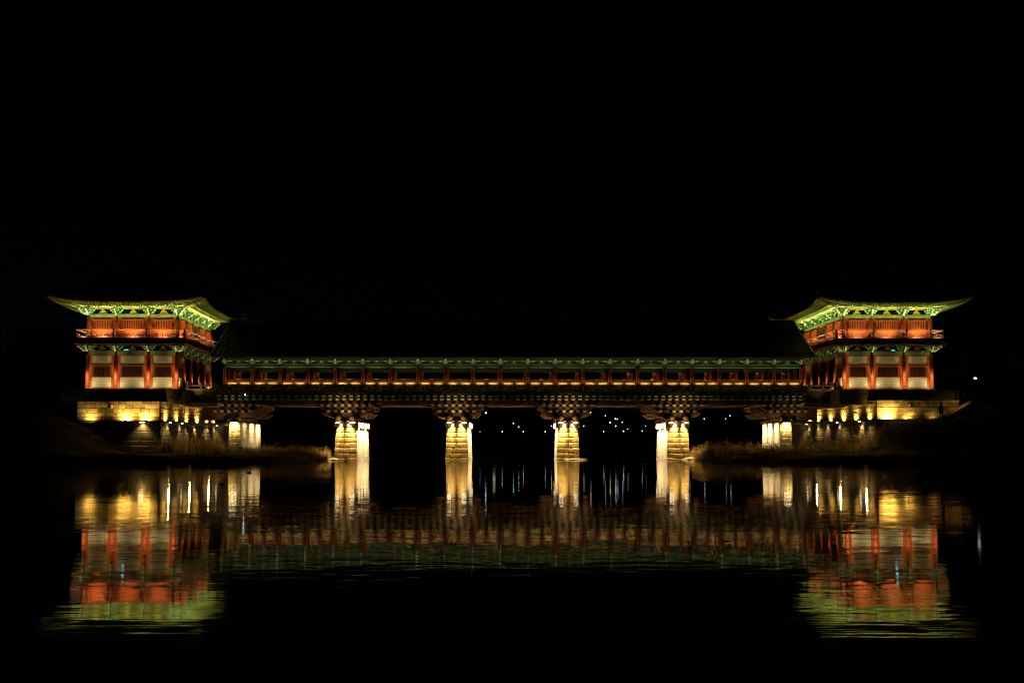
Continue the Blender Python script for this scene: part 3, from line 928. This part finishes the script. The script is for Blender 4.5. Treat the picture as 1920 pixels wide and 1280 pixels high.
# piers
COUR = 9
ZT = 4.42
def pier_meshes(W0, W1, Yn0, Yn1, side_len=13.4):
    """returns list of (name, mesh) for one pier: local origin at the middle of the front shoulder, at water level"""
    res = []
    rnd = random.Random(9)
    h = (ZT + .9) / COUR
    def bulge(poly, z0, z1, c):
        # stone with sloping top and undercut foot: outline shrinks towards c
        def sh(k): return [(c[0] + (p[0]-c[0]) * k, c[1] + (p[1]-c[1]) * k) for p in poly]
        m = MB(); lv = [(z0, .93), (z0 + .06, 1.0), (z1 - .15, 1.0), (z1, .90)]
        n = len(poly)
        for z, k in lv: m.v += [(p[0], p[1], z) for p in sh(k)]
        for q in range(3):
            for a in range(n):
                b = (a + 1) % n; m.f.append((q*n+a, q*n+b, (q+1)*n+b, (q+1)*n+a))
        m.f.append(tuple(range(n))); m.f.append(tuple(reversed(range(3*n, 4*n))))
        return m
    for i in range(COUR):
        z0 = -.9 + i * h; z1 = z0 + h - .02
        u = i / (COUR - 1)
        w_ = W0 + (W1 - W0) * u; yn = Yn0 + (Yn1 - Yn0) * u
        lip = .05
        for sx in (-1, 1):
            for (y_sh, y_n) in ((0, -yn), (side_len, side_len + yn)):
                j = rnd.uniform(-.015, .015)
                wj = w_ + j
                # two stones per facet, split at a varying place
                sp = rnd.uniform(.4, .62)
                mx_, my_ = wj * sp, y_n + (y_sh - y_n) * sp
                a = [(0.01, y_n), (mx_ - .012, my_ - .006 * (1 if y_n < 0 else -1)), (mx_ - .012, y_sh), (0.01, y_sh)]
                b = [(mx_ + .012, my_), (wj, y_sh), (mx_ + .012, y_sh)]
                j2 = rnd.uniform(0, .03) * (-1 if y_n < 0 else 1)
                b[0] = (b[0][0], b[0][1] + j2)
                for poly in (a, b):
                    poly = [(sx * p[0], p[1]) for p in poly]
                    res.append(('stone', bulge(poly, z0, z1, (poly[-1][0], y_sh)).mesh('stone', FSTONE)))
            nseg = 4
            off = (i % 2) * .5
            cuts = [.02] + [side_len * (q + off) / nseg for q in range(1, nseg)] + [side_len - .02]
            for a_, b_ in zip(cuts, cuts[1:]):
                j = rnd.uniform(-.012, .012)
                x0, x1 = sx * (w_ - .5), sx * (w_ + j)
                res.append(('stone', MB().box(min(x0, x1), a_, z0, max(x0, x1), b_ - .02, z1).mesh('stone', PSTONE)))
    core = MB().box(-W1 + .4, .1, -.9, W1 - .4, side_len - .1, ZT - .01)
    res.append(('pier_core', core.mesh('pier_core', DSTONE)))
    return res
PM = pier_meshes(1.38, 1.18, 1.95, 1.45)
capm = MB().prism([(0, -2.15), (1.42, -.1), (1.42, 13.5), (0, 15.55), (-1.42, 13.5), (-1.42, -.1)], 'z', ZT + .005, ZT + .16).mesh('pier_cap', DRED)
ear = MB().box(-.14, 0, 3.86, .14, 2.3, 4.40).mesh('corbel_stone', PSTONE)
barm = MB().box(-.42, -.035, -.03, .42, .035, .03).mesh('light_bar', BARLAMP)
def pier(pc, seed, first=[]):
    root = bpy.data.objects.new('pier', None); col.objects.link(root); root.parent = BR
    root.location = (pc + .03, by(4.0), 0); root.rotation_euler = (0, 0, -.027)
    root['label'] = 'battered stone pier with a pointed nose'
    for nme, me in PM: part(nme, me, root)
    part('pier_cap', capm, root)
    for sx in (-1, 1):
        for y in (.35, 3.6, 7.0, 10.6):
            part('corbel_stone', ear, root, (sx * 1.30, y, 0))
        th = math.atan2(1.75, 1.17)
        nrm = Vector((sx * math.sin(th), -math.cos(th), 0))
        mid = Vector((sx * .62, -.80, 0)) + nrm * .30
        o = part('light_bar', barm, root, (mid.x, mid.y, 4.36), sx * th)
        light('AREA', (mid.x, mid.y, 4.30), (-nrm.x * .10, -nrm.y * .10, -1), 110, (1.0, .60, .15), root, size=.8, size_y=.06, cone=90)
        # side lamps under the deck
        for y in (3.4, 9.8):
            area_y((sx * 1.95, y, 4.7), (-sx * .22, 0, -1), 470, (1.0, .72, .34), root, 5.0, .12, cone=110)
        # small lamps on the cap lighting the corbels
        light('SPOT', (sx * .45, -1.75, 4.5), (sx * .1, .75, 1), 56, CREAM, root, cone=140, blend=1, radius=.06)
        light('SPOT', (sx * 2.1, .3, 4.5), (sx * .35, .25, 1), 30, CREAM, root, cone=130, blend=1, radius=.06)
    return root
for i, pc in enumerate(PIERX): pier(pc, i)
# inner abutment blocks under the first corbels (parts of the bridge)
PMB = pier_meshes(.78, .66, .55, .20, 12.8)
for s in (-1, 1):
    root = bpy.data.objects.new('end_pier', None); col.objects.link(root); root.parent = BR
    root.location = (s * 32.7, by(4.0), 0); root.rotation_euler = (0, 0, -.03)
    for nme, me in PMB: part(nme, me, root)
    part('light_bar', barm, root, (0.0, -.55, 4.36))
    light('AREA', (0, -.55, 4.28), (0, .35, -1), 60, (1.0, .72, .28), root, size=.8, size_y=.06, cone=150)
    es = (80, 260, 330) if s < 0 else (420, 600, 600)
    for y, e_ in zip((2.5, 7.0, 11.0), es):
        area_y((-s * 1.25, y, 4.7), (s * .22, 0, -1), e_ * .28, (1.0, .70, .30), root, 2.2, .12, cone=110)
    light('SPOT', (-s * .9, -.9, 4.5), (-s * .2, .7, 1), 16, CREAM, root, cone=140, blend=1, radius=.06)
    light('SPOT', (s * 1.6, -1.1, 4.7), (s * .1, .7, 1), 12, CREAM, root, cone=140, blend=1, radius=.06)
# corridor lighting: strips at the foot of each bay, plus an added inner fill
strip = MB().box(-.55, -.03, 0, .55, .03, .03).mesh('light_strip', BLACK)
for k in range(NC - 1):
    for q in (.27, .73):
        x = cols[k] + PITCH * q
        part('light_strip', strip, BR, (x, by(4.78), 8.88))
        light('AREA', (x, by(4.78), 8.93), (0, .12, 1), 1.7, WARM, BR, size=.9, size_y=.04, cone=170)
    light('SPOT', (cols[k] + PITCH * .5, by(4.45), 9.0), (0, -.08, 1), 230, (.95, .92, .5), BR, cone=94, blend=1, radius=.05)
    light('AREA', (cols[k] + PITCH * .5, 0, 8.85), (0, 0, 1), 9, CREAM, BR, size=2.0, size_y=.2, cone=150)  # added fill without fixture, brightens the inner ceiling
    light('AREA', (cols[k] + PITCH * .5, by(15.9), 8.95), (0, -.35, 1), 24, CREAM, BR, size=2.4, size_y=.04, cone=170)
# uneven extra light on the deck edge from the pier-top lamps
for pc in PIERX + [-33.0, 33.4]:
    light('SPOT', (pc, by(2.3), 5.2), (0, .75, 1), 11, (1, .9, .55), BR, cone=110, blend=1, radius=.1)
# tiny bright security lamp by the left end
o = build('security_lamp', MB().sphere((0, 0, 0), .08, 8, 5), LAMPW, None, loc=(-31.25, 2.3, 7.62))
tag(o, 'tiny white lamp under the tiled skirt roof near the left end of the bridge', 'lamp')

# ------------------------------------------------------------------ fences, balustrades
def mesh_fence(name, label, x0, x1, Y, z, n):
    t = thing(name, label, 'fence', (min(x0, x1), Y, z), 0, 'green wire fences on the abutment tops')
    L_ = abs(x1 - x0); seg = L_ / n
    pm = MB().box(-.03, -.03, 0, .03, .03, .78).mesh('fence_post', GREEN)
    wm = MB()
    k = int(seg / .2)
    for i in range(k):
        a = i * seg / k; b = (i + 2) * seg / k
        if b <= seg + .001:
            wm.bar((a, 0, .06), (b, 0, .72), .016, .016); wm.bar((b, 0, .06), (a, 0, .72), .016, .016)
    wm.box(0, -.012, .70, seg, .012, .73); wm.box(0, -.012, .04, seg, .012, .07)
    wmm = wm.mesh('wire_panel', FENCEG)
    for i in range(n + 1):
        part('fence_post', pm, t, (i * seg, 0, 0))
        if i < n: part('wire_panel', wmm, t, (i * seg, 0, 0))
    return t
fl = mesh_fence('wire_fence', 'low green wire fence on the abutment edge in front of the left gate tower', -50.5, -39.6, -4.6, 6.64, 7)
fr_ = mesh_fence('wire_fence', 'low green wire fence on the abutment edge in front of the right gate tower', 41.4, 50.0, -4.6, 6.82, 5)
light('SPOT', (1.6, -2.6, -.9), (0, .9, .45), 5, (.8, 1, .5), fl, cone=110, blend=1)  # added greenish spot in mid-air, no fixture, lights the fence
light('SPOT', (1.6, -2.6, -.9), (0, .9, .45), 4, (.8, 1, .5), fr_, cone=110, blend=1)  # same added greenish spot for the right fence

def balustrade(label, xa, ya, xb, yb, z, n, group='stone balustrades on the terraces', m=None):
    m = m or DSTONE
    t = thing('stone_balustrade', label, 'balustrade', (xa, ya, z), math.atan2(yb-ya, xb-xa), group)
    L_ = math.hypot(xb-xa, yb-ya); seg = L_ / n
    pm = MB().box(-.13, -.13, 0, .13, .13, .95).sphere((0, 0, 1.07), .17, 8, 5).mesh('baluster_post', m)
    rm = MB().tube([(.13, 0, .72), (seg-.13, 0, .72)], .09, 6).box(.13, -.06, .1, seg-.13, .06, .36).mesh('stone_rail', m)
    for i in range(n + 1):
        part('baluster_post', pm, t, (i * seg, 0, 0))
        if i < n: part('stone_rail', rm, t, (i * seg, 0, 0))
    return t
balustrade('dark stone balustrade running off to the left of the left gate tower', -62, 2, -51, 2, 6.5, 8)
balustrade('dark stone balustrade running off to the right of the right gate tower', 52, 2, 64, 2, 6.6, 8)
b1 = balustrade('yellow lit stone balustrade between the left gate tower and the covered bridge', -38.0, 2.4, -34.9, 2.6, 7.98, 2, m=STONE)
light('SPOT', (1.1, -1.2, -.9), (.15, .8, 1), 26, GOLD, b1, cone=60, blend=.8)
b2 = balustrade('dim stone balustrade between the covered bridge and the right gate tower', 35.2, 2.6, 38.5, 2.4, 8.0, 2, m=STONE)
light('SPOT', (1.1, -1.2, -.9), (-.2, .8, 1), 4, GOLD, b2, cone=90, blend=.8)

# small lit wall lantern left of the left tower
t = thing('garden_lamp', 'low box lamp with a dull yellow glow at far left beyond the tower', 'lamp', (-50.9, 0.5, 6.55))
build('lamp_body', MB().box(-.28, -.15, .0, .28, .15, .95), DSTONE, t)
build('lamp_glass', MB().box(-.22, -.17, 1.0, .22, .12, 1.25), emit('dull_yellow_glass', (.8, .55, .22), .55), t)
build('lamp_cap', MB().box(-.3, -.2, 1.26, .3, .2, 1.34), DSTONE, t)

# ------------------------------------------------------------------ right bank: stairs, terrace walls, floodlight, person
t = thing('stairway', 'lit stone stair parapet climbing to the right of the right abutment', 'stairs', (48.9, -6, 4.6))
st = MB()
for k in range(10):
    part('step', MB().box(0, 0, 0, .34, 2.6, .2).mesh('step', DSTONE), t, (-.6 + k * .34, .3, -.15 + k * .2))
pr = MB().prism([(-1.3, .0), (2.6, 2.15), (3.3, 2.25), (3.3, 1.95), (2.6, 1.85), (-1.3, -.35)], 'y', -.1, .25)
build('stair_parapet', pr, STONE, t)
for x, z in ((-.2, .75), (2.9, 2.3), (4.1, 2.3)):
    build('rail_post', MB().cyl(x, .1, z - .3, z + .85, .035, None, 6), BLACK, t)
build('hanging_rope', MB().tube([(2.9, .1, 3.0), (3.2, .1, 2.86), (3.6, .1, 2.82), (4.1, .1, 2.95)], .04, 5), STONE, t)
light('SPOT', (1.2, -1.6, 2.4), (0, 1, -.4), 30, (1, .5, .1), t, cone=95, blend=1)
t = thing('terrace_wall', 'dark stepped stone retaining wall on the far right bank', 'retaining wall', (58, -9, 0))
stone_wall(t, (-9.0, -1.5), (14, -1.5), 2.6, 4.4, 3, 1.6, DSU, seed=51)
stone_wall(t, (-4.5, 2.0), (14, 2.0), 4.4, 6.2, 3, 1.6, DSU, seed=52)
build('wall_core', MB().box(-9, -1.3, -1, 14, 3, 4.35).box(-4.5, 2.2, 4.35, 14, 6, 6.15), DSTONE, t)

t = thing('floodlight_mast', 'white floodlight shining on a slim mast right of the right gate tower', 'floodlight', (57.6, 10, 6.4))
build('mast', MB().cyl(0, 0, 0, 3.5, .06, .04, 8), BLACK, t)
build('lamp_head', MB().box(-.28, -.1, 3.48, .28, .22, 3.78), BLACK, t)
build('lamp_glass', MB().sphere((0, -.14, 3.62), .17, 10, 6, (1.25, .3, .8)), emit('white_blue_flood_glass', (.85, .95, 1.0), 1.6), t)
light('SPOT', (0, -.5, 3.6), (.6, -.3, -1), 3, (.75, .9, 1), t, cone=140, blend=1)

def person(loc, rz, label):
    rows = [((0,0,.95),.145),((0,0,1.18),.15),((0,0,1.40),.17),((0,0,1.50),.075),((0,.01,1.58),.07),((0,-.01,1.70),.105),
            ((-.19,0,1.40),.07),((-.26,.02,1.12),.055),((-.22,-.12,.92),.045),((.19,0,1.40),.07),((.26,.02,1.12),.055),((.2,-.14,.95),.045),
            ((-.1,0,.88),.11),((-.12,.0,.48),.075),((-.12,.02,.08),.05),((-.13,-.14,.04),.045),((.1,0,.88),.11),((.13,-.02,.48),.075),((.14,.03,.08),.05),((.16,-.13,.04),.045)]
    ed = [(0,1),(1,2),(2,3),(3,4),(4,5),(2,6),(6,7),(7,8),(2,9),(9,10),(10,11),(0,12),(12,13),(13,14),(14,15),(0,16),(16,17),(17,18),(18,19)]
    me = bpy.data.meshes.new('person'); me.from_pydata([r[0] for r in rows], ed, [])
    o = bpy.data.objects.new('person', me); col.objects.link(o)
    mo = o.modifiers.new('skin', 'SKIN')
    sv = me.skin_vertices[0].data
    for i, r_ in enumerate(rows): sv[i].radius = (r_[1], r_[1]); sv[i].use_root = (i == 0)
    o.modifiers.new('sub', 'SUBSURF').levels = 1
    me.materials.append(BLACK)
    o.location = loc; o.rotation_euler = (0, 0, rz)
    tag(o, label, 'person')
    cl = MB().tube([(0,0,.62),(0,0,.95),(0,0,1.25),(0,0,1.46)], [.27,.22,.21,.13], 12)
    build('dark_coat', cl, BLACK, o, True)
    build('hood', MB().sphere((0,.0,1.70), .15, 12, 8, (1,1.05,1.15)), BLACK, o, True)
    return o
person((46.95, -9.6, ground(46.95, -9.6)), R(15), 'person in a long dark hooded coat standing in front of the right abutment')

# ------------------------------------------------------------------ far bank lamps
def far_lamp(X, Y, z, kind, label, r=.17, tall=True):
    gz = ground(X, Y)
    t = thing('street_lamp', label, 'street lamp', (X, Y, gz), 0, 'lamps on the far bank')
    h = z - gz
    if h > .3: build('lamp_post', MB().cyl(0, 0, 0, h - r, .06, .04, 6), BLACK, t)
    build('lamp_globe', MB().sphere((0, 0, h), r * .66, 8, 6), LAMPS[kind], t)
    return t
FL = [(-2.81, 9.27, 'white', .27, 'bright white lamp high up just right of the second pier top'),
      (3.3, 7.0, 'blue', .2, 'bluish white lamp halfway between the second and third piers'),
      (4.48, 6.19, 'white', .16, 'small white lamp just right of and below the bluish lamp'),
      (0.82, 5.14, 'white', .16, 'low bank lamp left of and below the bluish lamp'),
      (5.49, 5.14, 'white', .17, 'low bank lamp right of and below the bluish lamp'),
      (10.33, 5.13, 'white', .16, 'low bank lamp just left of the third pier'),
      (-4.09, 5.13, 'faint', .12, 'dim low bank lamp just right of the second pier'),
      (11.72, 6.38, 'warm', .17, 'lamp level with the top of the third pier on its left side'),
      (18.86, 6.38, 'warm', .17, 'lamp level with the top of the third pier on its right side'),
      (23.66, 8.67, 'faint', .16, 'highest dim lamp of the cluster between the third and fourth piers'),
      (24.72, 7.17, 'warm', .2, 'warm lamp at the left of the cluster between the third and fourth piers'),
      (25.9, 7.97, 'white', .2, 'left lamp of the twin heads on one post in the cluster'),
      (26.35, 7.93, 'blue', .18, 'right cool lamp of the twin heads in the cluster'),
      (25.95, 6.38, 'warm', .19, 'lamp right below the twin heads in the cluster'),
      (27.44, 7.21, 'blue', .16, 'cool lamp on a thin post at the right of the cluster'),
      (28.62, 5.73, 'faint', .14, 'small dim lamp at the right end of the cluster'),
      (23.28, 5.16, 'warm', .15, 'low bank lamp at the left foot of the cluster'),
      (27.67, 5.25, 'warm', .2, 'bright low bank lamp at the right foot of the cluster'),
      (31.81, 5.29, 'warm', .15, 'low bank lamp left of the fourth pier'),
      (32.6, 6.4, 'faint', .11, 'very faint lamp above the low one left of the fourth pier'),
      (42.38, 8.37, 'blue', .16, 'cool lamp touching the fourth pier top on its right'),
      (45.63, 8.0, 'white', .16, 'lamp a little right of the fourth pier top'),
      (50.39, 8.0, 'faint', .15, 'fainter left lamp of the pair left of the right abutment'),
      (51.4, 8.69, 'blue', .18, 'brighter right lamp of the pair left of the right abutment'),
      (20.4, 9.4, 'warm', .2, 'lamp behind the arms of the third pier, seen mostly as its streak in the water')]
for X, z, k, r, lab in FL: far_lamp(X, 155.0 if False else 150, z, k, lab, r)
light('POINT', (-1, 147, 6.0), (0, 0, -1), 2, (1, .9, .5), None, radius=.3)
bpy.context.scene.collection.objects[-1].name = 'bank_lamp_light'

# ------------------------------------------------------------------ reeds, grass, shrub, tree
def reeds(name, label, spots, hmin, hmax, m, lean=.25, wd=.018, cat='reeds', seed=3):
    rnd = random.Random(seed); mb = MB()
    for (x0, x1, y0, y1, n) in spots:
        for _ in range(n):
            x = rnd.uniform(x0, x1); y = rnd.uniform(y0, y1)
            z = ground(x, y) - .03
            if z < -.25: continue
            cl_ = noise.noise(Vector((x * .8, y * .8, seed)))
            if cl_ < -.12 and rnd.random() < .7: continue
            h = rnd.uniform(hmin, hmax) * rnd.uniform(.45, 1) * (.75 + .9 * cl_)
            a = rnd.uniform(0, 6.28); L_ = rnd.uniform(0, lean) * h
            dx, dy = math.cos(a) * L_, math.sin(a) * L_
            ww = wd * rnd.uniform(.6, 1.4); b_ = rnd.uniform(-1.2, 1.2)
            ux, uy = math.cos(b_) * ww, math.sin(b_) * ww
            p = [(x - ux, y - uy, z), (x + ux, y + uy, z), (x + dx*.35 + ux*.8, y + dy*.35 + uy*.8, z + h*.6), (x + dx*.35 - ux*.8, y + dy*.35 - uy*.8, z + h*.6), (x + dx, y + dy, z + h)]
            mb.add(p, [(0,1,2,3), (3,2,4)])
            if rnd.random() < .35:   # a drooping leaf
                q = rnd.uniform(.35, .8); b = rnd.uniform(0, 6.28); l2 = rnd.uniform(.2, .5) * h
                c = Vector((x + dx*q*.5, y + dy*q*.5, z + h*q))
                e = c + Vector((math.cos(b)*l2, math.sin(b)*l2*.6, l2*.25))
                e2 = e + Vector((math.cos(b)*l2*.3, math.sin(b)*.2*l2, -l2*.3))
                mb.add([c + Vector((0,0,-ww)), c + Vector((0,0,ww)), e + Vector((0,0,ww*.8)), e - Vector((0,0,ww*.8)), e2], [(0,1,2,3),(3,2,4)])
    o = build(name, mb, m)
    return tag(o, label, cat, kind='stuff')
reeds('reeds', 'tall dry reeds lit gold at the foot of the left abutment', [(-39.6, -33.4, -8.5, 3.5, 2600), (-38.9, -36, 4, 15, 700)], 1.3, 2.7, REED, .45, .022, seed=3)
reeds('reeds', 'dim dry reeds on the spit between the left end and the first pier', [(-33.5, -21.2, -6, 4, 3600), (-32, -22, 4, 14, 1200)], .7, 1.7, REED, .3, .02, seed=4)
reeds('reeds', 'dim tall reeds on the bank between the fourth pier and the right abutment', [(21.2, 34, -5, 4, 3600), (22, 32, 4, 14, 1000)], .8, 2.2, REED, .3, .02, seed=5)
reeds('reeds', 'tangled dry reeds lit gold at the foot of the right abutment', [(34.2, 41.5, -9, 3, 2600)], 1.0, 2.2, REED, .5, .022, seed=6)
reeds('grass', 'short grass on the slope at the left of the left abutment', [(-48, -40.2, -12, -5.3, 5000)], .12, .32, GRASS, .5, .015, 'grass', seed=7)
reeds('grass', 'short grass on the bank at the right abutment foot', [(40.6, 50, -12, -5.3, 4500)], .12, .4, GRASS, .5, .015, 'grass', seed=8)

def branchy(mb, p, d, L_, r, depth, rnd, spread=.6, droop=0.0):
    pts = [p]; q = p.copy(); dd = d.copy()
    for i in range(4):
        dd = (dd + Vector((rnd.uniform(-.18,.18), rnd.uniform(-.18,.18), rnd.uniform(-.1,.14) - droop))).normalized()
        q = q + dd * L_ / 4; pts.append(q.copy())
    mb.tube(pts, [r * (1 - .15 * i) for i in range(5)], 4)
    if depth > 0:
        for k in range(rnd.randint(3, 4)):
            base = pts[rnd.randint(1, 4)]
            nd = (dd + Vector((rnd.uniform(-1,1), rnd.uniform(-1,1), rnd.uniform(-.3,.7))) * spread).normalized()
            branchy(mb, base, nd, L_ * rnd.uniform(.55, .8), r * .5, depth - 1, rnd, spread, droop)
rnd = random.Random(21)
t = thing('bush', 'bare arching shrub lit gold in front of the right abutment', 'bush', (37.6, -4.5, ground(37.6, -4.5)))
mb = MB()
for k in range(11):
    a = rnd.uniform(0, 6.28)
    branchy(mb, Vector((rnd.uniform(-.5,.5), rnd.uniform(-.4,.4), 0)), Vector((math.cos(a)*.7, math.sin(a)*.5, 1.1)).normalized(), rnd.uniform(1.3, 2.3), .028, 2, rnd, .55, .05)
build('branches', mb, REED, t)
t = thing('bush', 'tangle of bare twigs on the lit side wall of the left abutment', 'bush', (-36.9, 0.5, ground(-36.9, .5)))
mb = MB()
for k in range(8):
    a = rnd.uniform(0, 6.28)
    branchy(mb, Vector((rnd.uniform(-.8,.8), rnd.uniform(-.8,.8), 0)), Vector((math.cos(a)*.5, math.sin(a)*.5, 1.2)).normalized(), rnd.uniform(1.3, 2.0), .025, 2, rnd, .6, .02)
build('branches', mb, REED, t)
def bare_tree(x, y, h, label, seed):
    rnd = random.Random(seed)
    t = thing('bare_tree', label, 'tree', (x, y, ground(x, y) - .1))
    build('trunk', MB().tube([(0,0,0),(.1,0,h*.2),(0,.1,h*.42)], [.24,.19,.15], 8), BARK, t)
    mb = MB()
    for k in range(7):
        a = k * .9 + rnd.uniform(-.3, .3)
        branchy(mb, Vector((0, .05, h * rnd.uniform(.3, .42))), Vector((math.cos(a)*.6, math.sin(a)*.6, 1)).normalized(), h * .28, .07, 3, rnd, .6)
    build('crown', mb, BARK, t)
bare_tree(-58.6, -3, 10.5, 'leafless tree barely visible at the left edge of the picture', 4)
# rocks in the shallows
def rock(x, y, s_, label, m=DSTONE, seed=1, z=0):
    rnd = random.Random(seed); mb = MB().sphere((0,0,0), 1, 9, 6)
    mb.v = [(p[0]*(1+rnd.uniform(-.2,.2)), p[1]*(1+rnd.uniform(-.2,.2)), p[2]*(1+rnd.uniform(-.2,.2))) for p in mb.v]
    o = build('rock', mb, m, loc=(x, y, z), scale=s_)
    tag(o, label, 'rock')
rock(7.6, .9, (1.5, .6, .17), 'flat pale rock at the waterline by the foot of the third pier', PSTONE, 2)
rock(21.0, 2.2, (.9, .6, .35), 'rounded rock against the right foot of the fourth pier', PSTONE, 3)
rock(-20.9, 1.8, (.7, .6, .2), 'low stone at the left foot of the first pier', PSTONE, 4)
rock(-12.6, -114, (.09, .1, .07), 'small dark stone poking out of the left reflections, nearest of three', DSTONE, 5)
rock(-17.2, -89, (.1, .1, .07), 'small dark stone in the left reflections, left one of the farther two', DSTONE, 6)
rock(-15.7, -89, (.16, .1, .08), 'small dark stone in the left reflections, right one of the farther two', DSTONE, 7)
